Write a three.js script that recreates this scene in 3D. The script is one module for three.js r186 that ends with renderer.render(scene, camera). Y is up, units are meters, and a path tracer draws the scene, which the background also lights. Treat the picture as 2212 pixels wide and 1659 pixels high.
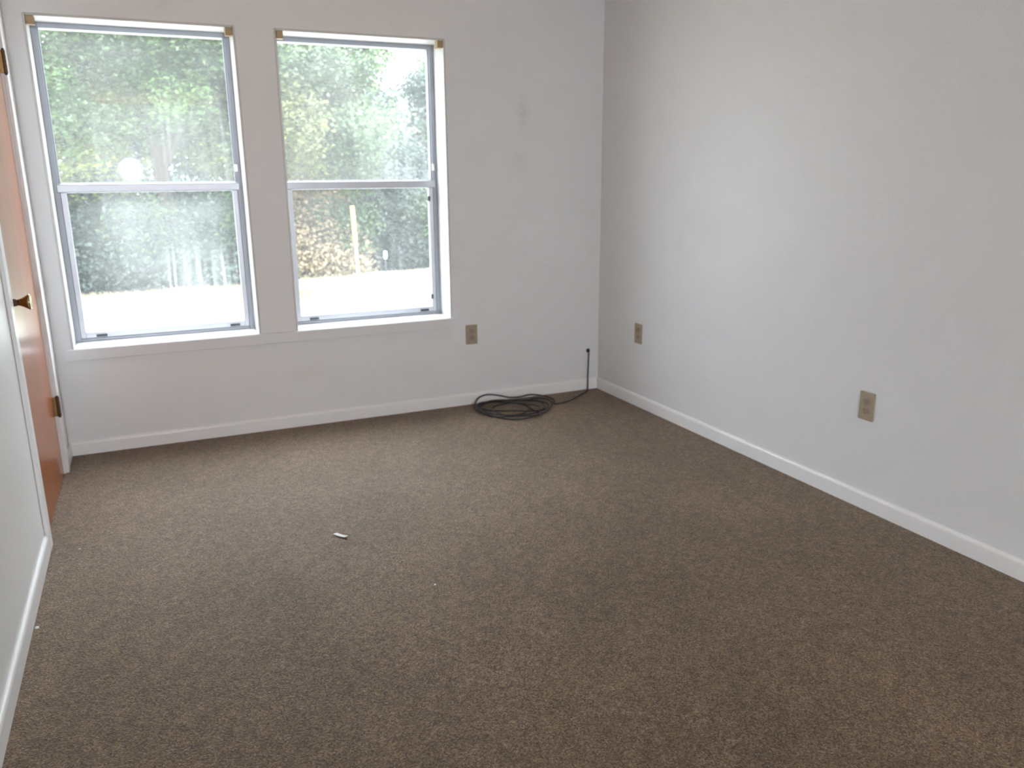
import * as THREE from 'three';
import { RoundedBoxGeometry } from 'three/addons/geometries/RoundedBoxGeometry.js';
import { mergeGeometries } from 'three/addons/utils/BufferGeometryUtils.js';
import { RectAreaLightUniformsLib } from 'three/addons/lights/RectAreaLightUniformsLib.js';

// ---------------------------------------------------------------- camera
const scene = new THREE.Scene();
const camera = new THREE.PerspectiveCamera(51.1, 2212 / 1659, 0.05, 300);
camera.rotation.order = 'YXZ';
camera.position.set(-2.5853, 1.3423, 4.3833);
camera.rotation.set(-0.2543, -0.4235, -0.0086);
camera.focus = 1.7;
camera.userData.fStop = 5.2;
scene.add(camera);

// ---------------------------------------------------------------- sky, sun, unseen lamp, exposure
const SKY = 5.6, SUN = 1.2, UNSEEN_LAMP = 17.5, EXPOSURE = 1.34;
{
  const w = 256, h = 128, d = new Float32Array(w * h * 4);
  for (let y = 0; y < h; y++) for (let x = 0; x < w; x++) {
    const up = Math.max(0, Math.sin(((y + 0.5) / h - 0.5) * Math.PI)), t = Math.pow(up, 0.6), i = (y * w + x) * 4;
    const k = 0.85 + 1.25 * up; d[i] = 0.95 * k * (1 - 0.04 * t); d[i + 1] = k; d[i + 2] = 1.1 * k;   // overcast: brightest overhead d[i + 3] = 1;
  }
  const t = new THREE.DataTexture(d, w, h, THREE.RGBAFormat, THREE.FloatType);
  t.mapping = THREE.EquirectangularReflectionMapping; t.magFilter = THREE.LinearFilter; t.needsUpdate = true;
  scene.background = t; scene.environment = t;
  scene.backgroundIntensity = SKY; scene.environmentIntensity = SKY;
}
const sun = new THREE.DirectionalLight(new THREE.Color(1, 0.95, 0.86), SUN);
sun.position.set(16, 18, 2); sun.target.position.set(0, 0, -8);      // high to the side, behind thin cloud
sun.castShadow = true; sun.shadow.radius = 12;                         // veiled sun
Object.assign(sun.shadow.camera, { left: -25, right: 25, top: 25, bottom: -25, near: 1, far: 70 });
sun.shadow.mapSize.set(4096, 4096); sun.shadow.bias = -0.0005;
scene.add(sun, sun.target);

const renderer = new THREE.WebGLRenderer({ antialias: true });
renderer.toneMapping = THREE.LinearToneMapping;
renderer.toneMappingExposure = EXPOSURE;
renderer.shadowMap.enabled = true;
RectAreaLightUniformsLib.init();

// ---------------------------------------------------------------- helpers
let seed = 20240611;
const rnd = () => { seed = (seed + 0x6D2B79F5) | 0; let t = Math.imul(seed ^ (seed >>> 15), 1 | seed); t = (t + Math.imul(t ^ (t >>> 7), 61 | t)) ^ t; return ((t ^ (t >>> 14)) >>> 0) / 4294967296; };
const range = (a, b) => a + (b - a) * rnd();
const hash = (x, y, s = 0) => { let n = Math.imul(x, 374761393) + Math.imul(y, 668265263) + Math.imul(s, 2147483647 ^ 0x5bd1e995) | 0; n = Math.imul(n ^ (n >>> 13), 1274126177); return ((n ^ (n >>> 16)) >>> 0) / 4294967296; };
const smooth = (t) => t * t * (3 - 2 * t);
function vnoise(x, y, s = 0, period = 0) {       // value noise, tiling when a period is given
  const xi = Math.floor(x), yi = Math.floor(y), fx = smooth(x - xi), fy = smooth(y - yi);
  const m = (v) => period ? ((v % period) + period) % period : v;
  const a = hash(m(xi), m(yi), s), b = hash(m(xi + 1), m(yi), s), c = hash(m(xi), m(yi + 1), s), d = hash(m(xi + 1), m(yi + 1), s);
  return a + (b - a) * fx + (c - a) * fy + (a - b - c + d) * fx * fy;
}
const counts = {};
function numbered(name) { const n = counts[name] = (counts[name] ?? -1) + 1; return n ? name + '_' + String(n).padStart(3, '0') : name; }
function mesh(name, geometry, material, parent, label) {
  const m = new THREE.Mesh(geometry, material);
  m.name = numbered(name); m.castShadow = m.receiveShadow = true;
  if (label) m.userData.label = label;
  (parent ?? scene).add(m);
  return m;
}
function thing(name, label, category, [x, y, z] = [0, 0, 0], group) {
  const o = new THREE.Group(); o.name = numbered(name); o.position.set(x, y, z);
  o.userData = { label, category }; if (group) o.userData.group = group;
  scene.add(o); return o;
}
function tag(o, label, category, group) { Object.assign(o.userData, { label, category }); if (group) o.userData.group = group; return o; }
function structure(o, label, category = 'structure') { Object.assign(o.userData, { kind: 'structure', label, category }); return o; }
function structGroup(name, label, category, [x, y, z] = [0, 0, 0]) {
  const o = new THREE.Group(); o.name = name; o.position.set(x, y, z); scene.add(o); return structure(o, label, category);
}
function box(x0, x1, y0, y1, z0, z1, r = 0.002) {   // a box with rounded edges, given by its bounds
  const g = new RoundedBoxGeometry(x1 - x0, y1 - y0, z1 - z0, 2, Math.min(r, (x1 - x0) / 2.1, (y1 - y0) / 2.1, (z1 - z0) / 2.1));
  return g.translate((x0 + x1) / 2, (y0 + y1) / 2, (z0 + z1) / 2);
}
function dataTexture(size, h, fn, srgb) {
  const d = new Uint8Array(size * h * 4);
  for (let y = 0; y < h; y++) for (let x = 0; x < size; x++) {
    const c = fn(x, y), i = (y * size + x) * 4;
    if (typeof c === 'number') d[i] = d[i + 1] = d[i + 2] = Math.max(0, Math.min(255, c * 255));
    else for (let k = 0; k < 3; k++) d[i + k] = Math.max(0, Math.min(255, c[k]));
    d[i + 3] = 255;
  }
  const t = new THREE.DataTexture(d, size, h);
  t.magFilter = THREE.LinearFilter; t.minFilter = THREE.LinearMipmapLinearFilter; t.generateMipmaps = true;
  t.wrapS = t.wrapT = THREE.RepeatWrapping;
  if (srgb) t.colorSpace = THREE.SRGBColorSpace;
  t.needsUpdate = true; return t;
}
const std = (o) => new THREE.MeshStandardMaterial(o);
const lin = (r, g, b) => new THREE.Color().setRGB(r, g, b);

// ---------------------------------------------------------------- dimensions (metres; the far right floor corner is the origin)
const W = 3.04, H = 2.44, FRONT = 9.6, T = 0.24;  // FRONT: unseen depth behind the viewer, stretched to set the lamp far back
const win = [{ x0: -2.965, x1: -2.07 }, { x0: -1.887, x1: -0.989 }], YB = 0.536, YT = 2.056, ZF = -0.165;
const BB = 0.07, BT = 0.012;                               // baseboard height, thickness
const DZ0 = 0.265, DZ1 = 1.115, DH = 2.03;                 // door opening in the left wall

// ---------------------------------------------------------------- materials
const peel = dataTexture(512, 512, (x, y) => 0.6 * vnoise(x / 8, y / 8, 3, 64) + 0.4 * vnoise(x / 4, y / 4, 5, 128));
peel.repeat.set(1 / 0.35, 1 / 0.35);
const WALL = [0.77, 0.775, 0.79];
const srgb = (v) => 255 * (v <= 0.0031308 ? v * 12.92 : 1.055 * Math.pow(v, 1 / 2.4) - 0.055);
function wallMaterial(wide, high, marks) {
  const w = 1024, h = Math.round(w * high / wide);
  const t = dataTexture(w, h, (px, py) => {
    const x = px / w * wide, y = py / h * high;
    let k = 1 + 0.03 * (vnoise(x * 1.7, y * 1.7, 7) - 0.5) + 0.02 * (vnoise(x * 9, y * 9, 8) - 0.5), brown = 0;
    for (const [mx, my, sx, sy, a] of marks) brown += a * Math.exp(-(((x - mx) / sx) ** 2) - ((y - my) / sy) ** 2) * (0.5 + vnoise(x * 40, y * 40, 9));
    k -= brown * 0.6;
    return [srgb(WALL[0] * k), srgb(WALL[1] * (k - brown * 0.25)), srgb(WALL[2] * (k - brown * 0.5))];
  }, true);
  t.repeat.set(1 / wide, 1 / high);
  return std({ map: t, roughness: 0.5, bumpMap: peel, bumpScale: 0.0007 });
}
const M = {
  wallBack: wallMaterial(W, H, [[2.515, 1.685, 0.03, 0.07, 0.16], [2.49, 1.42, 0.05, 0.05, 0.07], [2.06, 0.84, 0.05, 0.03, 0.05], [1.2, 0.3, 0.1, 0.04, 0.05]]),
  wallRight: wallMaterial(FRONT, H, [[2.0, 0.78, 0.07, 0.14, 0.05], [1.4, 0.7, 0.16, 0.06, 0.04], [1.1, 1.35, 0.2, 0.2, 0.03]]),
  wallLeft: std({ color: lin(0.84, 0.85, 0.85), roughness: 0.38, bumpMap: peel, bumpScale: 0.0004 }),
  ceiling: std({ color: lin(0.5, 0.33, 0.16), roughness: 0.9, bumpMap: peel, bumpScale: 0.002 }),  // out of view; tan picked to warm the light bounced onto the upper walls
  board: std({ color: lin(0.76, 0.765, 0.78), roughness: 0.5 }),
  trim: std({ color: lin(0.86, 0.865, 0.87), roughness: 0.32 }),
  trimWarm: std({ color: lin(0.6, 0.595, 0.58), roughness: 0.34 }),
  aluminium: std({ color: lin(0.5, 0.52, 0.56), roughness: 0.42, metalness: 0.75 }),
  aluminiumDull: std({ color: lin(0.34, 0.36, 0.4), roughness: 0.5, metalness: 0.6 }),
  dark: std({ color: lin(0.05, 0.055, 0.065), roughness: 0.5 }),
  tanMetal: std({ color: lin(0.38, 0.28, 0.16), roughness: 0.5, metalness: 0.2 }),
  beige: std({ color: lin(0.36, 0.3, 0.22), roughness: 0.42 }),
  beigeDark: std({ color: lin(0.3, 0.245, 0.175), roughness: 0.45 }),
  slot: std({ color: lin(0.06, 0.05, 0.04), roughness: 0.7 }),
  brass: std({ color: lin(0.4, 0.34, 0.2), roughness: 0.2, metalness: 1 }),
  hingeBrass: std({ color: lin(0.26, 0.16, 0.06), roughness: 0.4, metalness: 0.85 }),
  brassDark: std({ color: lin(0.13, 0.085, 0.055), roughness: 0.45, metalness: 0.8 }),
  cable: std({ color: lin(0.012, 0.013, 0.016), roughness: 0.45 }),
  steel: std({ color: lin(0.6, 0.6, 0.6), roughness: 0.3, metalness: 1 }),
  lint: std({ color: lin(0.45, 0.42, 0.38), roughness: 1 }),
  paper: std({ color: lin(0.8, 0.8, 0.76), roughness: 0.8 }),
};

// ---------------------------------------------------------------- room shell
{
  // carpet: fine yarn texture, plus slow differences of wear across the room
  const N = 2048, TILE = 1.2;
  const pal = [[123, 104, 83], [114, 97, 80], [133, 115, 96], [102, 86, 73], [127, 108, 79], [115, 96, 81], [94, 79, 68], [137, 121, 105]];
  const tuft = (x, y) => {
    const wx = x + 3 * (vnoise(x / 14, y / 14, 21, 128) - 0.5) , p = 288, cx = wx / N * p, cy = y / N * p;   // yarn ends about 4 mm apart
    const n = vnoise(cx, cy, 22, p), m = vnoise(cx * 2, cy * 2, 23, p * 2), f = vnoise(cx * 4, cy * 4, 27, p * 4);
    return [n, m, f, cx, cy];
  };
  const map = dataTexture(N, N, (x, y) => {
    const [n, m, f, cx, cy] = tuft(x, y), a = pal[Math.floor(hash(((Math.round(cx) % 288) + 288) % 288, ((Math.round(cy) % 288) + 288) % 288, 25) * 8) % 8];
    const k = 0.84 + 0.26 * n + 0.24 * (m - 0.5) + 0.16 * (f - 0.5);
    const s = vnoise(x / 32, y / 32, 26, 64), e = 0.92 + 0.16 * s;
    return [a[0] * k * e, a[1] * k * e, a[2] * k * e];
  }, true);
  const bump = dataTexture(1024, 1024, (x, y) => { const [n, m, f] = tuft(x * 2, y * 2); return 0.55 * n + 0.3 * m + 0.15 * f; });
  for (const t of [map, bump]) t.repeat.set(1 / TILE, 1 / TILE);
  const carpet = new THREE.MeshPhysicalMaterial({ map, bumpMap: bump, bumpScale: 0.004, roughness: 0.8, vertexColors: true, sheen: 0.8, sheenColor: lin(0.5, 0.45, 0.4), sheenRoughness: 0.6 });
  const nx = 110, nz = 180, w = W + 0.3, l = FRONT + 0.4, g = new THREE.PlaneGeometry(w, l, nx, nz).rotateX(-Math.PI / 2).translate(-W / 2, 0, FRONT / 2);
  const p = g.attributes.position, uv = g.attributes.uv, col = new Float32Array(p.count * 3);
  for (let i = 0; i < p.count; i++) {
    const x = p.getX(i), z = p.getZ(i);
    uv.setXY(i, x, z);
    const k = 1 + 0.22 * (vnoise(x * 2.2 + 9, z * 2.2, 31) - 0.5) + 0.16 * (vnoise(x * 7, z * 5, 32) - 0.5) + 0.1 * (vnoise(x * 19, z * 19, 33) - 0.5);
    col.set([k, k, k * (1 + 0.04 * (vnoise(x * 3, z * 3, 34) - 0.5))], i * 3);
  }
  g.setAttribute('color', new THREE.BufferAttribute(col, 3));
  structure(mesh('floor', g, carpet), 'brown speckled cut-pile carpet covering the whole room', 'carpet');
  const slab = mesh('floor', box(-W - T, T, -0.35, -0.004, -0.03, FRONT + T, 0.002), std({ color: lin(0.3, 0.3, 0.29), roughness: 0.9 }));
  structure(slab, 'concrete slab beneath the brown carpet', 'floor');
}
function extruded(shape, depth, bevel = 0) { return new THREE.ExtrudeGeometry(shape, { depth, bevelEnabled: bevel > 0, bevelSize: bevel, bevelThickness: bevel, bevelSegments: 2 }); }
function rect(x0, x1, y0, y1, path = new THREE.Shape()) { return path.moveTo(x0, y0).lineTo(x1, y0).lineTo(x1, y1).lineTo(x0, y1).closePath(); }
{
  // back wall with its two window openings (shape x runs 0..W from the left corner so that the wall map lies in metres)
  const s = rect(-T, W + T, -0.35, H + 0.1);
  for (const w of win) s.holes.push(rect(w.x0 + W, w.x1 + W, YB, YT, new THREE.Path()));
  structure(mesh('wall_back', extruded(s, T).translate(-W, 0, -T), M.wallBack), 'off-white painted wall with the two windows', 'wall');
  // right wall
  structure(mesh('wall_right', extruded(rect(0, FRONT, -0.35, H + 0.1), T).rotateY(Math.PI / 2).translate(0, 0, FRONT), M.wallRight), 'plain off-white painted wall on the right with two outlets', 'wall');
  // left wall with the door opening
  const l = rect(0, FRONT, -0.35, H + 0.1);
  l.holes.push(rect(FRONT - DZ1, FRONT - DZ0, -0.03, DH, new THREE.Path()));
  structure(mesh('wall_left', extruded(l, 0.12).rotateY(Math.PI / 2).translate(-W - 0.12, 0, FRONT), M.wallLeft), 'pale semi-gloss painted wall on the left beside the wooden door', 'wall');
  const fw = rect(-T, W + T, -0.35, H + 0.1);
  structure(mesh('wall_front', extruded(fw, 0.16).translate(-W, 0, FRONT), M.wallLeft), 'unseen off-white wall far behind the viewer, set back for the lamp', 'wall');
  structure(mesh('ceiling', box(-W - T, T, H, H + 0.14, -T, FRONT + T), M.ceiling), 'unseen tan ceiling above the room, toned to warm the upper walls', 'ceiling');
  // added panel behind the door, so that no daylight leaks round it
  structure(mesh('light_block_panel', box(-W - 0.2, -W - 0.125, -0.1, H, 0.0, 1.4), M.wallLeft), 'added panel behind the door that blocks stray daylight', 'wall');
}
// baseboards: a board with an eased top edge, swept along each wall
function baseboard(name, length, label) {
  const s = new THREE.Shape().moveTo(0, 0).lineTo(BT, 0).lineTo(BT, BB - 0.014).quadraticCurveTo(BT - 0.001, BB - 0.004, 0.004, BB).lineTo(0, BB).closePath();
  return structure(mesh(name, new THREE.ExtrudeGeometry(s, { depth: length, bevelEnabled: false, curveSegments: 6 }), M.trim), label, 'baseboard');
}
{ const b = baseboard('baseboard_back', W, 'white baseboard along the window wall'); b.rotation.y = -Math.PI / 2; b.position.set(0, 0, 0); }
{ const b = baseboard('baseboard_right', FRONT, 'white baseboard along the right wall'); b.rotation.y = Math.PI; b.position.set(0, 0, FRONT); }
{ const b = baseboard('baseboard_left', FRONT - 1.18, 'white baseboard along the left wall beside the door'); b.position.set(-W, 0, 1.18); }
structure(mesh('baseboard_corner', box(-W, -W + BT, 0, BB, 0.012, 0.2, 0.003), M.trim), 'short white baseboard between the door casing and the corner', 'baseboard');

// ---------------------------------------------------------------- windows
const clearGlass = new THREE.MeshPhysicalMaterial({ color: lin(0.97, 0.985, 0.98), transmission: 1, thickness: 0, roughness: 0.02, ior: 1.5, specularIntensity: 0.4 });
// grime and condensation on a pane: a thin film that scatters some of the daylight
const FILM = 0.25;
function film(base, fog, seedNo) {
  const clamp = (k) => Math.max(0, Math.min(1, k));
  const t = dataTexture(512, 512, (x, y) => {
    const u = x / 512, v = y / 512;
    const cloud = vnoise(u * 3 + seedNo, v * 3, 41) * 0.6 + vnoise(u * 9, v * 7 + seedNo, 42) * 0.4;
    const field = smooth(clamp((u + 0.12) * 1.8)) * smooth(clamp((1.05 - u) * 5)) * smooth(clamp((1.0 - v) * 7)) * (0.5 + 0.5 * smooth(clamp((v - 0.2) * 3)));
    const runs = Math.pow(vnoise(u * 60 + seedNo + 0.6 * vnoise(u * 5, v * 6, 44), v * 1.6, 43), 1.8) * smooth(clamp((u - 0.35) * 4)) * smooth(clamp((0.68 - v) * 3));
    return clamp((base * (0.8 + 0.4 * cloud) + fog * (field * (0.35 + 0.9 * cloud) + 2.6 * runs)) / FILM);
  });
  return new THREE.MeshPhysicalMaterial({ color: lin(0.95, 0.975, 0.97), transmission: 1, thickness: 0, roughness: 1, specularIntensity: 0, transparent: true, opacity: FILM, alphaMap: t, side: THREE.DoubleSide });
}
const films = [[film(0.055, 0.015, 2), film(0.036, 0.062, 5)], [film(0.058, 0.015, 9), film(0.042, 0.015, 13)]];
const yMid = 1.300;
win.forEach((w, i) => {
  const side = i ? 'right' : 'left', { x0, x1 } = w;
  const root = structGroup('window_' + (i + 1), `${side} single-hung aluminium window in the back wall`, 'window', [(x0 + x1) / 2, YB, 0]);
  const put = (name, geometry, material, parent = root, label) => { if (parent === root) geometry.translate(-(x0 + x1) / 2, -YB, 0); else geometry.translate(-(x0 + x1) / 2, -YB, 0); return mesh(name, geometry, material, parent, label); };
  const L = 0.011, a0 = x0 + L, a1 = x1 - L, b1 = YT - L, zb = -0.235;
  // painted liner boards of the opening
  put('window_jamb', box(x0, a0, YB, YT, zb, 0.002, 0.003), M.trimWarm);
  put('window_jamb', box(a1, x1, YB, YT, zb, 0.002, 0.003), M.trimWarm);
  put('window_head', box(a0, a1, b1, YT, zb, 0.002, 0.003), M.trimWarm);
  put('window_sill', box(a0, a1, YB - 0.012, YB + 0.004, zb, 0.012, 0.004), M.trim);
  // fixed aluminium frame
  const f = 0.026, y0 = YB + 0.004;
  const frame = put('window_frame', mergeGeometries([
    box(a0, a0 + f, y0, b1, -0.235, ZF), box(a1 - f, a1, y0, b1, -0.235, ZF), box(a0 + f, a1 - f, b1 - 0.024, b1, -0.235, ZF), box(a0 + f, a1 - f, y0, y0 + 0.016, -0.235, ZF),
    box(a0 + f, a0 + f + 0.006, yMid, b1 - 0.024, -0.2, ZF - 0.012, 0.001), box(a1 - f - 0.006, a1 - f, yMid, b1 - 0.024, -0.2, ZF - 0.012, 0.001),   // balance tracks
  ]), M.aluminiumDull);
  // upper fixed light
  const withFilm = (pane, fx0, fx1, fy0, fy1, z, material, label) => {
    const g = new THREE.PlaneGeometry(fx1 - fx0, fy1 - fy0).translate((fx0 + fx1) / 2, (fy0 + fy1) / 2, z);
    put('glass_film', g, material, pane, label);
  };
  const upper = put('window_pane', box(a0 + f - 0.004, a1 - f + 0.004, yMid - 0.01, b1 - 0.02, -0.216, -0.213, 0.0005), clearGlass, root, 'clear upper pane');
  withFilm(upper, a0 + f, a1 - f, yMid, b1 - 0.022, -0.2175, films[i][0], 'faint haze on the upper pane');
  // lower sliding sash
  const s0 = a0 + f, s1 = a1 - f, st = 0.024, sy0 = y0 + 0.016;
  const sash = put('window_sash', mergeGeometries([
    box(s0, s0 + st, sy0, yMid + 0.004, -0.2, ZF - 0.004), box(s1 - st, s1, sy0, yMid + 0.004, -0.2, ZF - 0.004), box(s0 + st, s1 - st, sy0, sy0 + 0.03, -0.2, ZF - 0.004),
  ]), M.aluminium);
  const rail = put('meeting_rail', mergeGeometries([box(a0 + 0.012, a1 - 0.012, yMid - 0.024, yMid + 0.018, -0.2, ZF + 0.004, 0.006), box(s0, s1, yMid + 0.012, yMid + 0.024, -0.2, ZF - 0.012, 0.002)]), M.aluminium);
  const lower = put('sash_pane', box(s0 + st - 0.004, s1 - st + 0.004, sy0 + 0.026, yMid - 0.02, -0.188, -0.185, 0.0005), clearGlass, root, i ? 'slightly hazy lower pane' : 'fogged lower pane');
  withFilm(lower, s0 + st, s1 - st, sy0 + 0.028, yMid - 0.022, -0.1895, films[i][1], i ? 'thin haze on the lower pane' : 'condensation with streaks running down');
  for (const x of [s0 + 0.07, s1 - 0.1]) put('sash_latch', box(x, x + 0.05, sy0 + 0.005, sy0 + 0.017, ZF - 0.008, ZF + 0.006, 0.003), M.dark);
  put('sash_stop', box(s1 - 0.004, s1 + 0.012, yMid + 0.07, yMid + 0.11, ZF - 0.004, ZF + 0.008, 0.004), M.steel);
  if (i) for (const y of [0.63, 1.2]) put('sash_clip', box(s1 - st - 0.008, s1 - st + 0.006, y, y + 0.03, ZF - 0.012, ZF + 0.004, 0.004), M.dark);
});
// the board under both windows
structure(mesh('trim_1', box(-2.996, -0.963, 0.481, 0.5365, 0, 0.016, 0.003), M.board), 'painted sill board running below both windows', 'trim');
// brackets left over from mini blinds, one in each top corner
{
  const parts = (o) => {
    mesh('back_plate', box(-0.016, 0.016, -0.036, 0, -0.03, -0.028, 0.0006), M.tanMetal, o);
    mesh('bracket_shell', mergeGeometries([box(-0.016, 0.016, -0.0016, 0, -0.03, 0.012, 0.0006), box(-0.016, 0.016, -0.036, -0.034, -0.03, 0.012, 0.0006), box(-0.016, -0.0144, -0.036, 0, -0.03, 0.012, 0.0006), box(-0.016, 0.016, -0.034, -0.0016, 0.010, 0.0115, 0.0005)]), M.tanMetal, o);
  };
  const spots = [[win[0].x0 + 0.029, 'left corner of the left window'], [win[0].x1 - 0.029, 'right corner of the left window'], [win[1].x0 + 0.029, 'left corner of the right window'], [win[1].x1 - 0.029, 'right corner of the right window']];
  for (const [x, where] of spots) parts(thing('blind_bracket', `small tan blind bracket at the top ${where}`, 'bracket', [x, YT - 0.0115, -0.008], 'blind brackets in the window corners'));
}

// ---------------------------------------------------------------- door in the left wall
{
  const grain = dataTexture(256, 1024, (x, y) => {
    const g = vnoise(x / 5, y / 180, 51) * 0.5 + vnoise(x / 17, y / 260, 52) * 0.5, k = 0.93 + 0.14 * g;
    return [158 * k, 87 * k, 34 * k];
  }, true);
  const wood = new THREE.MeshPhysicalMaterial({ map: grain, roughness: 0.34, clearcoat: 0.35, clearcoatRoughness: 0.16 });
  const root = structGroup('door_1', 'flush orange-brown varnished wooden door in the left wall', 'door', [-W, 0, (DZ0 + DZ1) / 2]);
  const zc = (DZ0 + DZ1) / 2, jt = 0.012, d0 = DZ0 + jt + 0.003, d1 = DZ1 - jt - 0.003;
  const loc = (g) => g.translate(W, 0, -zc);
  const slab = loc(box(-W - 0.045, -W - 0.008, 0.004, DH - jt - 0.004, d0, d1, 0.002));
  { const p = slab.attributes.position, uv = slab.attributes.uv; for (let i = 0; i < p.count; i++) uv.setXY(i, (p.getZ(i) + 0.5), p.getY(i) / 2.03); }
  mesh('door_slab', slab, wood, root);
  mesh('door_frame', loc(mergeGeometries([box(-W - 0.12, -W + 0.001, 0, DH, DZ0, DZ0 + jt, 0.001), box(-W - 0.12, -W + 0.001, 0, DH, DZ1 - jt, DZ1, 0.001), box(-W - 0.12, -W + 0.001, DH - jt, DH, DZ0 + jt, DZ1 - jt, 0.001)])), M.trim, root);
  for (const y of [0.328, 1.815]) {       // butt hinges with their barrels standing in the room
    const h = new THREE.Group(); h.name = numbered('hinge'); h.position.set(0.012, y, d0 - 0.002 - zc); root.add(h);
    mesh('hinge_leaf', box(-0.019, 0.002, -0.045, 0.045, 0.002, 0.0045, 0.0006), M.hingeBrass, h);
    mesh('hinge_leaf', box(-0.014, 0.002, -0.045, 0.045, -0.022, -0.003, 0.0006), M.brassDark, h);
    const barrel = [];
    for (let k = 0; k < 5; k++) barrel.push(new THREE.CylinderGeometry(0.008, 0.008, 0.0172, 16).translate(0, -0.036 + k * 0.018, 0));
    barrel.push(new THREE.SphereGeometry(0.006, 12, 8).translate(0, 0.047, 0), new THREE.SphereGeometry(0.006, 12, 8).translate(0, -0.047, 0));
    mesh('hinge_barrel', mergeGeometries(barrel), M.brassDark, h);
  }
  // knob: rose, neck and flared cup
  const k = new THREE.Group(); k.name = 'knob'; k.position.set(-0.008, 0.915, d1 - 0.06 - zc); k.rotation.z = -Math.PI / 2; root.add(k);
  const V = (a) => a.map(([r, y]) => new THREE.Vector2(r, y));
  mesh('knob_rose', new THREE.LatheGeometry(V([[0, 0], [0.032, 0], [0.032, 0.004], [0.029, 0.008], [0.016, 0.011], [0.0, 0.011]]), 40), M.brass, k);
  mesh('knob_neck', new THREE.LatheGeometry(V([[0, 0.008], [0.014, 0.01], [0.0135, 0.02], [0.011, 0.027], [0, 0.027]]), 32), M.brassDark, k);
  mesh('knob_cup', new THREE.LatheGeometry(V([[0, 0.024], [0.011, 0.025], [0.0125, 0.032], [0.0165, 0.042], [0.0225, 0.052], [0.0275, 0.06], [0.0285, 0.064], [0.027, 0.067], [0.022, 0.068], [0.01, 0.066], [0, 0.0655]]), 48), M.brass, k);
  // casing round the opening
  const cas = (name, z0, z1, y1, label) => structure(mesh(name, box(-W, -W + 0.014, 0, y1, z0, z1, 0.004), M.trim), label, 'trim');
  cas('trim_2', DZ0 - 0.058, DZ0 + 0.004, DH + 0.055, 'white door casing next to the window wall');
  cas('trim_3', DZ1 - 0.004, DZ1 + 0.064, DH + 0.055, 'white door casing on the knob side of the wooden door');
  structure(mesh('trim_4', box(-W, -W + 0.014, DH - 0.004, DH + 0.056, DZ0 + 0.004, DZ1 - 0.004, 0.004), M.trim), 'white door casing above the wooden door', 'trim');
}

// ---------------------------------------------------------------- outlets
function makeOutlet(name, label) {
  const o = thing(name, label, 'outlet', [0, 0, 0], 'beige duplex outlets');
  const s = new THREE.Shape(), w = 0.035, h = 0.057, r = 0.005;
  s.moveTo(-w + r, -h).lineTo(w - r, -h).quadraticCurveTo(w, -h, w, -h + r).lineTo(w, h - r).quadraticCurveTo(w, h, w - r, h).lineTo(-w + r, h).quadraticCurveTo(-w, h, -w, h - r).lineTo(-w, -h + r).quadraticCurveTo(-w, -h, -w + r, -h);
  mesh('cover_plate', new THREE.ExtrudeGeometry(s, { depth: 0.003, bevelEnabled: true, bevelSize: 0.0015, bevelThickness: 0.002, bevelSegments: 3 }), M.beige, o);
  for (const y of [0.0195, -0.0195]) {
    const rc = mesh('receptacle', new THREE.CylinderGeometry(0.0165, 0.0168, 0.004, 32).rotateX(Math.PI / 2).scale(1, 0.84, 1).translate(0, y, 0.0062), M.beigeDark, o);
    mesh('slots', mergeGeometries([box(-0.0072, -0.0052, y - 0.001, y + 0.007, 0.0075, 0.0086, 0.0003), box(0.0052, 0.0072, y - 0.001, y + 0.006, 0.0075, 0.0086, 0.0003), box(-0.002, 0.002, y - 0.0095, y - 0.0055, 0.0075, 0.0086, 0.0008)]), M.slot, rc);
  }
  mesh('screw', new THREE.CylinderGeometry(0.003, 0.0034, 0.0016, 16).rotateX(Math.PI / 2).translate(0, 0, 0.0058), M.beigeDark, o);
  return o;
}
{
  const a = makeOutlet('wall_outlet', 'beige wall outlet on the window wall, just right of the windows');
  a.position.set(-0.8716, 0.4274, 0.0005);
  const copy = (z, y, label) => { const c = a.clone(); c.name = numbered('wall_outlet'); scene.add(c); c.position.set(-0.0005, y, z); c.rotation.y = -Math.PI / 2; c.userData = { ...a.userData, label }; };
  copy(0.463, 0.4359, 'beige wall outlet on the right wall, close to the room corner');
  copy(2.1345, 0.4286, 'beige wall outlet alone on the right wall, farther from the corner');
}

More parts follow.
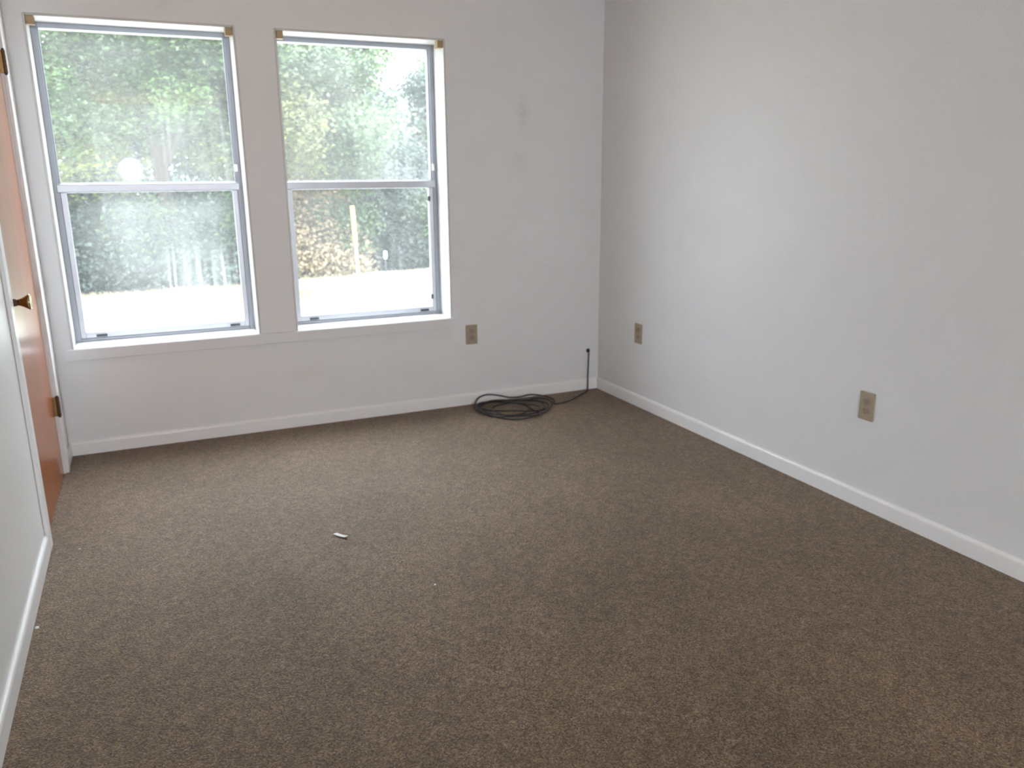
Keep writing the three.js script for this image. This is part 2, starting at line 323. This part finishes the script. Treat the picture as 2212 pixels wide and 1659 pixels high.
// ---------------------------------------------------------------- coiled cable in the corner
{
  const o = thing('coax_cable', 'thin black cable hanging from the wall and coiled on the carpet in the corner', 'cable', [-0.68, 0, 0.25]);
  const r = 0.0042;
  const P = [];   // x, y, z in the room
  P.push([-0.0742, 0.253, 0.004], [-0.0755, 0.251, 0.013], [-0.0775, 0.236, 0.017], [-0.08, 0.15, 0.018], [-0.083, 0.06, 0.019], [-0.089, 0.014, 0.03], [-0.112, r, 0.06], [-0.17, r, 0.105], [-0.25, r, 0.166], [-0.35, r, 0.229], [-0.438, r, 0.236]);
  // leaning loop against the baseboard
  P.push([-0.40, 0.006, 0.16], [-0.418, 0.012, 0.09], [-0.5, 0.022, 0.045], [-0.583, 0.018, 0.05], [-0.651, 0.024, 0.05], [-0.712, 0.04, 0.036], [-0.785, 0.052, 0.026], [-0.838, 0.043, 0.03], [-0.878, 0.02, 0.06]);
  const flat = [[-0.918, 0.179], [-0.9, 0.289], [-0.842, 0.372], [-0.767, 0.441], [-0.684, 0.45], [-0.613, 0.405], [-0.608, 0.303], [-0.624, 0.205], [-0.656, 0.139], [-0.726, 0.112], [-0.817, 0.172], [-0.842, 0.268], [-0.787, 0.345], [-0.692, 0.345], [-0.616, 0.262], [-0.597, 0.156], [-0.501, 0.082], [-0.445, 0.161], [-0.462, 0.256], [-0.553, 0.36], [-0.671, 0.425], [-0.782, 0.4], [-0.878, 0.326], [-0.904, 0.178], [-0.861, 0.076], [-0.74, 0.06], [-0.62, 0.085], [-0.53, 0.15], [-0.49, 0.25], [-0.54, 0.325], [-0.63, 0.35], [-0.74, 0.3], [-0.86, 0.2], [-0.88, 0.12], [-0.78, 0.06], [-0.66, 0.07], [-0.57, 0.12], [-0.52, 0.2], [-0.53, 0.29], [-0.6, 0.36], [-0.72, 0.4], [-0.83, 0.35], [-0.885, 0.24], [-0.87, 0.13], [-0.8, 0.09], [-0.7, 0.11], [-0.6, 0.2], [-0.57, 0.29], [-0.608, 0.383]];
  flat.forEach(([x, z], i) => P.push([x, r + 0.0045 + 0.0045 * Math.sin(i * 1.9) + 0.00015 * i, z]));
  const curve = new THREE.CatmullRomCurve3(P.map(([x, y, z]) => new THREE.Vector3(x + 0.68, y, z - 0.25)), false, 'centripetal');
  mesh('cable', new THREE.TubeGeometry(curve, 700, r, 8), M.cable, o);
  mesh('wall_grommet', new THREE.LatheGeometry([[0, 0], [0.013, 0], [0.013, 0.003], [0.009, 0.007], [0.006, 0.014], [0, 0.014]].map(([a, b]) => new THREE.Vector2(a, b)), 24).rotateX(Math.PI / 2).translate(-0.0742 + 0.68, 0.253, -0.25), M.cable, o);
  const end = P[P.length - 1];
  mesh('connector', mergeGeometries([new THREE.CylinderGeometry(0.0052, 0.0052, 0.012, 6).rotateZ(Math.PI / 2), new THREE.CylinderGeometry(0.0042, 0.0042, 0.012, 16).rotateZ(Math.PI / 2).translate(-0.01, 0, 0)]).rotateY(0.9).translate(end[0] + 0.68, 0.007, end[2] - 0.25 + 0.004), M.steel, o, 'silver screw-on connector');
}

// ---------------------------------------------------------------- bits lying on the carpet
{
  // paper scrap: a folded little strip
  const g = new THREE.PlaneGeometry(0.058, 0.019, 12, 6).rotateX(-Math.PI / 2), p = g.attributes.position;
  for (let i = 0; i < p.count; i++) p.setY(i, 0.003 + 0.0015 * Math.pow(p.getX(i) / 0.023, 2) + 0.001 * Math.sin(p.getZ(i) * 220));
  g.computeVertexNormals();
  const lower = g.clone().translate(0, -0.0007, 0); lower.index.array.reverse();
  const paper = mesh('paper_scrap', mergeGeometries([g, lower]), M.paper);
  paper.position.set(-2.02, 0.002, 1.512); paper.rotation.y = -0.95;
  tag(paper, 'small white paper scrap lying on the brown carpet', 'paper scrap');
  const crumb = (name, x, z, s, label, category, material = M.paper) => {
    const c = new THREE.IcosahedronGeometry(s, 1), q = c.attributes.position;
    for (let i = 0; i < q.count; i++) { const k = 0.75 + 0.5 * hash(Math.round(q.getX(i) * 9e4), Math.round(q.getY(i) * 9e4 + q.getZ(i) * 7e4), 3); q.setXYZ(i, q.getX(i) * k, q.getY(i) * k * 0.7, q.getZ(i) * k); }
    c.computeVertexNormals();
    const m = mesh(name, c, material); m.position.set(x, s * 0.6, z); return tag(m, label, category);
  };
  crumb('white_speck', -1.816, 2.028, 0.0042, 'tiny white speck on the carpet in front of the paper scrap', 'small_speck');  // plain white speck standing for a sensor hot pixel
  crumb('lint_bit', -2.932, 1.207, 0.006, 'tuft of pale lint on the carpet near the door casing', 'lint', M.lint);
  crumb('plaster_chip', -3.018, 1.76, 0.006, 'white plaster chip at the foot of the left baseboard', 'chip');
}

// ---------------------------------------------------------------- unseen floor lamp behind the viewer, placed to light the room and back wall
{
  const o = thing('unseen_floor_lamp', 'unseen white globe floor lamp behind the viewer, placed to light the room and back wall', 'lamp', [-2.64, 0, 8.4]);
  const turned = (a) => new THREE.LatheGeometry(a.map(([x, y]) => new THREE.Vector2(x, y)), 40);
  mesh('base', turned([[0, 0.003], [0.14, 0.003], [0.14, 0.014], [0.03, 0.03], [0, 0.03]]), M.trim, o);
  mesh('pole', new THREE.CylinderGeometry(0.012, 0.012, 1.29, 20).translate(0, 0.665, 0), M.trim, o);
  mesh('lamp_shade', new THREE.SphereGeometry(0.16, 40, 24).translate(0, 1.465, 0), std({ color: lin(0.85, 0.85, 0.85), emissive: lin(0.94, 0.98, 1), emissiveIntensity: 2, roughness: 0.5 }), o);
  const p = new THREE.PointLight(new THREE.Color().setRGB(0.9, 0.98, 1.1), UNSEEN_LAMP);
  p.position.set(0, 1.465, 0); p.castShadow = true; p.shadow.radius = 7; o.add(p);
}

// ---------------------------------------------------------------- outdoors
const GY = -0.4;
{
  const noiseTex = dataTexture(512, 512, (x, y) => { const k = 0.8 + 0.25 * vnoise(x / 8, y / 8, 61, 64) + 0.2 * vnoise(x / 2, y / 2, 62, 256) - 0.1; return [208 * k, 202 * k, 192 * k]; }, true);
  noiseTex.repeat.set(0.25, 0.25);
  const g = new THREE.PlaneGeometry(90, 80, 90, 80).rotateX(-Math.PI / 2).translate(0, GY, -25), p = g.attributes.position, uv = g.attributes.uv;
  for (let i = 0; i < p.count; i++) { uv.setXY(i, p.getX(i), p.getZ(i)); p.setY(i, GY + 0.06 * (vnoise(p.getX(i) * 0.4 + 50, p.getZ(i) * 0.4 + 90, 63) - 0.5)); }
  g.computeVertexNormals();
  structure(mesh('ground', g, std({ map: noiseTex, roughness: 0.95 })), 'pale sandy gravel yard outside the windows', 'ground');
  // grass blades in a strip in front of the trees
  const blade = new THREE.BufferGeometry();
  blade.setAttribute('position', new THREE.Float32BufferAttribute([-0.006, 0, 0, 0.006, 0, 0, 0.004, 0.07, 0.01, -0.004, 0.07, 0.01, 0, 0.13, 0.035], 3));
  blade.setIndex([0, 1, 2, 0, 2, 3, 3, 2, 4]); blade.computeVertexNormals();
  const n = 34000, gm = new THREE.InstancedMesh(blade, new THREE.MeshPhysicalMaterial({ color: 0xffffff, roughness: 0.8 }), n), d = new THREE.Object3D(), c = new THREE.Color();
  for (let i = 0; i < n; i++) {
    let x, z;
    if (i < 27000) { x = range(-8.5, 5); z = -9.3 + 1.7 * rnd() * rnd() - 0.16 * Math.max(0, x + 1.5); }
    else { x = -0.7 + 1.5 * (rnd() + rnd() - 1); z = -7.9 + 0.9 * (rnd() + rnd() - 1); }
    d.position.set(x, GY - 0.02, z); d.rotation.set(range(-0.4, 0.4), range(0, 6.3), range(-0.4, 0.4)); d.scale.setScalar(range(0.5, 1.1)); d.updateMatrix();
    gm.setMatrixAt(i, d.matrix); const k = range(0.7, 1.2), dry = rnd() < (i < 27000 ? 0.85 : 0.3); gm.setColorAt(i, dry ? c.setRGB(0.4 * k, 0.33 * k, 0.24 * k) : c.setRGB(0.2 * k, 0.32 * k, 0.1 * k));
  }
  gm.name = 'yard_grass'; gm.castShadow = gm.receiveShadow = true;
  gm.userData = { kind: 'stuff', label: 'pale patchy grass along the edge of the gravel yard', category: 'grass' };
  scene.add(gm);
}
// leaf: a pointed oval folded along its midrib, one unit long
const leafGeometry = new THREE.BufferGeometry();
leafGeometry.setAttribute('position', new THREE.Float32BufferAttribute([0, 0, 0, -0.24, 0.06, 0.35, 0.24, 0.06, 0.35, 0, -0.02, 0.4, -0.16, 0.05, 0.72, 0.16, 0.05, 0.72, 0, -0.06, 1], 3));
leafGeometry.setIndex([0, 3, 1, 0, 2, 3, 1, 3, 4, 3, 2, 5, 3, 6, 4, 3, 5, 6]); leafGeometry.computeVertexNormals();
const leafMaterial = new THREE.MeshPhysicalMaterial({ color: 0xffffff, roughness: 0.55, transmission: 0.35, thickness: 0, side: THREE.DoubleSide });
const bark = std({ color: lin(0.07, 0.058, 0.045), roughness: 0.95 });
function branch(points, r0, r1) {
  const c = new THREE.CatmullRomCurve3(points.map((p) => new THREE.Vector3(...p))), g = new THREE.TubeGeometry(c, 14, 1, 8), p = g.attributes.position, v = new THREE.Vector3();
  const ring = 9;
  for (let i = 0; i < p.count; i++) { const t = Math.floor(i / ring) / 14, o = c.getPointAt(Math.min(1, t)), r = r0 + (r1 - r0) * t; v.fromBufferAttribute(p, i).sub(o).multiplyScalar(r).add(o); p.setXYZ(i, v.x, v.y, v.z); }
  g.computeVertexNormals(); return g;
}
// blobs: [dx, y, dz, rx, ry, rz, share]; tints: linear colours
function tree(name, label, category, [x, z], trunkR, trunkTop, blobs, n, size, tints, group) {
  const o = thing(name, label, category, [x, GY - 0.05, z], group);
  if (trunkR) mesh('trunk', branch([[0, 0, 0], [0.05, trunkTop * 0.35, 0.03], [-0.04, trunkTop * 0.7, 0], [0.02, trunkTop, 0]], trunkR, trunkR * 0.5), bark, o);
  if (trunkR) for (const b of blobs.slice(0, 9)) mesh('branch', branch([[0, trunkTop * 0.6, 0], [b[0] * 0.4, (trunkTop * 0.75 + b[1] * 0.25), b[2] * 0.4], [b[0] * 0.95, b[1], b[2] * 0.95]], trunkR * 0.42, trunkR * 0.1), bark, o);
  const total = blobs.reduce((s, b) => s + b[6], 0), f = new THREE.InstancedMesh(leafGeometry, leafMaterial, n), d = new THREE.Object3D(), c = new THREE.Color();
  let i = 0;
  blobs.forEach((b, bi) => {
    const m = bi === blobs.length - 1 ? n - i : Math.round(n * b[6] / total), twigs = Math.max(6, Math.round(m / 14));
    const shade = range(0.68, 1.6), tint = tints[bi % tints.length].map((v) => v * shade), tips = [];
    for (let k = 0; k < twigs; k++) {           // leaves hang in sprays round the tips of twigs, most of them near the outside
      const th = Math.acos(range(-1, 1)), ph = range(0, 6.2832), q = Math.pow(rnd(), 0.4);
      tips.push([b[0] + b[3] * q * Math.sin(th) * Math.cos(ph), b[1] + b[4] * q * Math.cos(th), b[2] + b[5] * q * Math.sin(th) * Math.sin(ph), range(0.6, 1.45)]);
    }
    for (let k = 0; k < m && i < n; k++, i++) {
      const t = tips[k % twigs], s = size * 2.2;
      d.position.set(t[0] + range(-s, s), t[1] + range(-s, s) * 0.8, t[2] + range(-s, s));
      d.rotation.set(range(-0.5, 1.2), range(0, 6.2832), range(-0.6, 0.6)); d.scale.setScalar(size * range(0.7, 1.25)); d.updateMatrix();
      f.setMatrixAt(i, d.matrix);
      const w = t[3] * range(0.85, 1.15); f.setColorAt(i, c.setRGB(Math.min(0.9, tint[0] * w), Math.min(0.9, tint[1] * w), Math.min(0.9, tint[2] * w)));
    }
  });
  f.name = 'foliage'; f.castShadow = f.receiveShadow = true; f.userData.kind = 'stuff';
  o.add(f); return o;
}
const G = { mid: [0.05, 0.095, 0.022], yellow: [0.11, 0.128, 0.02], pale: [0.08, 0.125, 0.048], blue: [0.034, 0.062, 0.043], deep: [0.022, 0.038, 0.028], dry: [0.24, 0.18, 0.1] };
function crown(cx, cy, cz, r, k, rr, flat = 0.8) { const out = []; for (let i = 0; i < k; i++) { const a = range(0, 6.2832), u = Math.sqrt(rnd()) * r, h = range(-1, 1); out.push([cx + u * Math.cos(a) * Math.sqrt(1 - h * h * 0.7), cy + h * r * flat, cz + u * Math.sin(a) * 0.8, rr * range(0.7, 1.25), rr * range(0.55, 1), rr * range(0.7, 1.2), 1]); } return out; }
// large trees
tree('shade_tree', 'large broad shade tree with yellow-green leaves, seen through the left window', 'tree', [-2.2, -9.8], 0.17, 3.2, crown(0, 3.0, 0.3, 2.1, 26, 0.75, 0.6), 70000, 0.075, [G.mid, G.yellow, G.pale, G.yellow, G.mid], 'trees outside the windows');
tree('shade_tree', 'pale leafy tree behind the bar of wall between the windows', 'tree', [-0.1, -10.6], 0.15, 3.4, crown(-0.1, 3.1, 0, 1.9, 22, 0.7, 0.65), 56000, 0.075, [G.pale, G.mid, G.yellow, G.pale], 'trees outside the windows');
tree('shade_tree', 'far left leafy tree at the edge of the left window view', 'tree', [-6.4, -10.8], 0.16, 3.2, crown(0, 3.0, 0, 2.1, 20, 0.75, 0.6), 40000, 0.085, [G.mid, G.yellow, G.mid], 'trees outside the windows');
tree('dark_tree', 'dark blue-green pointed tree seen through the right window', 'tree', [2.15, -12.6], 0.16, 3.2, [[0, 3.1, 0, 0.35, 0.5, 0.35, 0.4], [0, 2.4, 0, 0.75, 0.7, 0.75, 1], [-0.5, 1.7, 0.2, 0.95, 0.8, 0.9, 1.3], [0.6, 1.6, 0, 0.95, 0.8, 0.9, 1.3], [0, 1.1, 0.3, 1.3, 0.7, 1, 1.5]], 40000, 0.08, [G.blue, G.blue, G.deep], 'trees outside the windows');
tree('slender_tree', 'thin pale tree at the right edge of the right window view', 'tree', [4.3, -12.8], 0.1, 3.4, [[-0.5, 4.1, 0, 0.9, 0.35, 0.6, 0.7], [-1.0, 3.6, 0, 0.7, 0.3, 0.6, 0.5], [-0.4, 2.7, 0, 0.8, 0.5, 0.7, 0.8], [0.3, 2.2, 0, 0.9, 0.7, 0.8, 1], [0, 1.2, 0, 1.1, 0.9, 0.9, 1.5], [0.9, 3.2, 0, 0.7, 0.6, 0.7, 0.8]], 26000, 0.085, [G.pale, G.blue, G.pale, G.mid], 'trees outside the windows');
// woods further off
[[-7.5, -17, 'dense woodland tree far behind the left shade tree'], [-3.4, -18.5, 'woodland tree filling the gap behind the left window'], [0.6, -18, 'woodland tree far behind the middle pale tree'], [4.6, -19.5, 'low woodland tree behind the dark pointed tree'], [8.6, -18.5, 'woodland tree beyond the slender tree on the right']].forEach(([x, z, label], i) => {
  const low = i === 3 ? 0.85 : 1;
  tree('woodland_tree', label, 'tree', [x, z], 0.2, 3.6 * low, crown(0, 2.9 * low, 0, 2.6, 22, 1.1, 0.85 * low), 26000, 0.15, [G.blue, G.mid, G.deep, G.pale], 'woods behind the yard');
});
// undergrowth
[[-4.6, -9.7, G.blue, 'blue-green bush low behind the fogged pane, leftmost'], [-3.1, -9.7, G.deep, 'dark bush low behind the fogged pane'], [-1.5, -9.8, G.blue, 'blue-green bush under the large shade tree'], [0.2, -10.3, G.dry, 'dry yellowish bush left of the yellow post'], [1.9, -10.9, G.deep, 'dark bush right of the yellow post'], [3.5, -11, G.blue, 'bluish bush in the lower right of the right window'], [5.3, -11.2, G.deep, 'dark bush at the far right of the yard'], [-6.1, -9.8, G.deep, 'dark bush beyond the left end of the yard'], [-7.8, -10, G.blue, 'blue-green bush farthest left along the yard'], [-4.0, -13.2, G.blue, 'rear bush left of the large shade tree trunk'], [-2.3, -13.4, G.deep, 'rear bush straight behind the large shade tree trunk'], [-0.6, -13.2, G.mid, 'rear bush between the two shade trees'], [1.0, -13.6, G.blue, 'rear bush beyond the dry yellowish bush'], [2.8, -14.2, G.deep, 'rear bush at the foot of the dark pointed tree'], [4.6, -14.4, G.blue, 'rear bush at the foot of the slender tree']].forEach(([x, z, c, label]) => {
  tree('bush', label, 'bush', [x, z], 0, 0, [[0, 0.28, 0.15, 1.15, 0.34, 0.5, 1.3], [0, 0.6, 0, 0.9, 0.55, 0.6, 1], [-0.5, 0.9, -0.1, 0.7, 0.7, 0.6, 1], [0.5, 1.0, -0.1, 0.75, 0.75, 0.6, 1], [0, 1.5, -0.2, 0.7, 0.5, 0.6, 0.8]], 15000, 0.075, [c, c, c, G.mid, c], 'bushes along the yard');
});
// yellow marker post and a white stake
{
  const o = thing('marker_post', 'thin leaning yellow post in front of the bushes, seen through the right window', 'post', [0.76, GY - 0.1, -9.5]);
  o.rotation.z = 0.035;
  mesh('post', new THREE.CylinderGeometry(0.022, 0.026, 0.9, 14).translate(0, 0.45, 0), std({ color: lin(0.62, 0.56, 0.44), roughness: 0.7 }), o);
  mesh('guard', new THREE.CylinderGeometry(0.036, 0.036, 0.62, 16).translate(0, 1.05, 0), std({ color: lin(0.75, 0.52, 0.16), roughness: 0.5 }), o, 'yellow plastic guard');
  const s = thing('marker_stake', 'short white marker on a stake, right of the yellow post', 'marker', [1.43, GY - 0.1, -10.15]);
  mesh('stake', new THREE.CylinderGeometry(0.012, 0.014, 0.4, 10).translate(0, 0.2, 0), M.dark, s);
  mesh('cap', new THREE.CapsuleGeometry(0.034, 0.09, 6, 14).translate(0, 0.44, 0), std({ color: lin(0.85, 0.86, 0.84), roughness: 0.5 }), s, 'white plastic cap');
}
scene.traverse((o) => { if (o.isMesh) { o.castShadow = o.receiveShadow = true; } });
renderer.render(scene, camera);
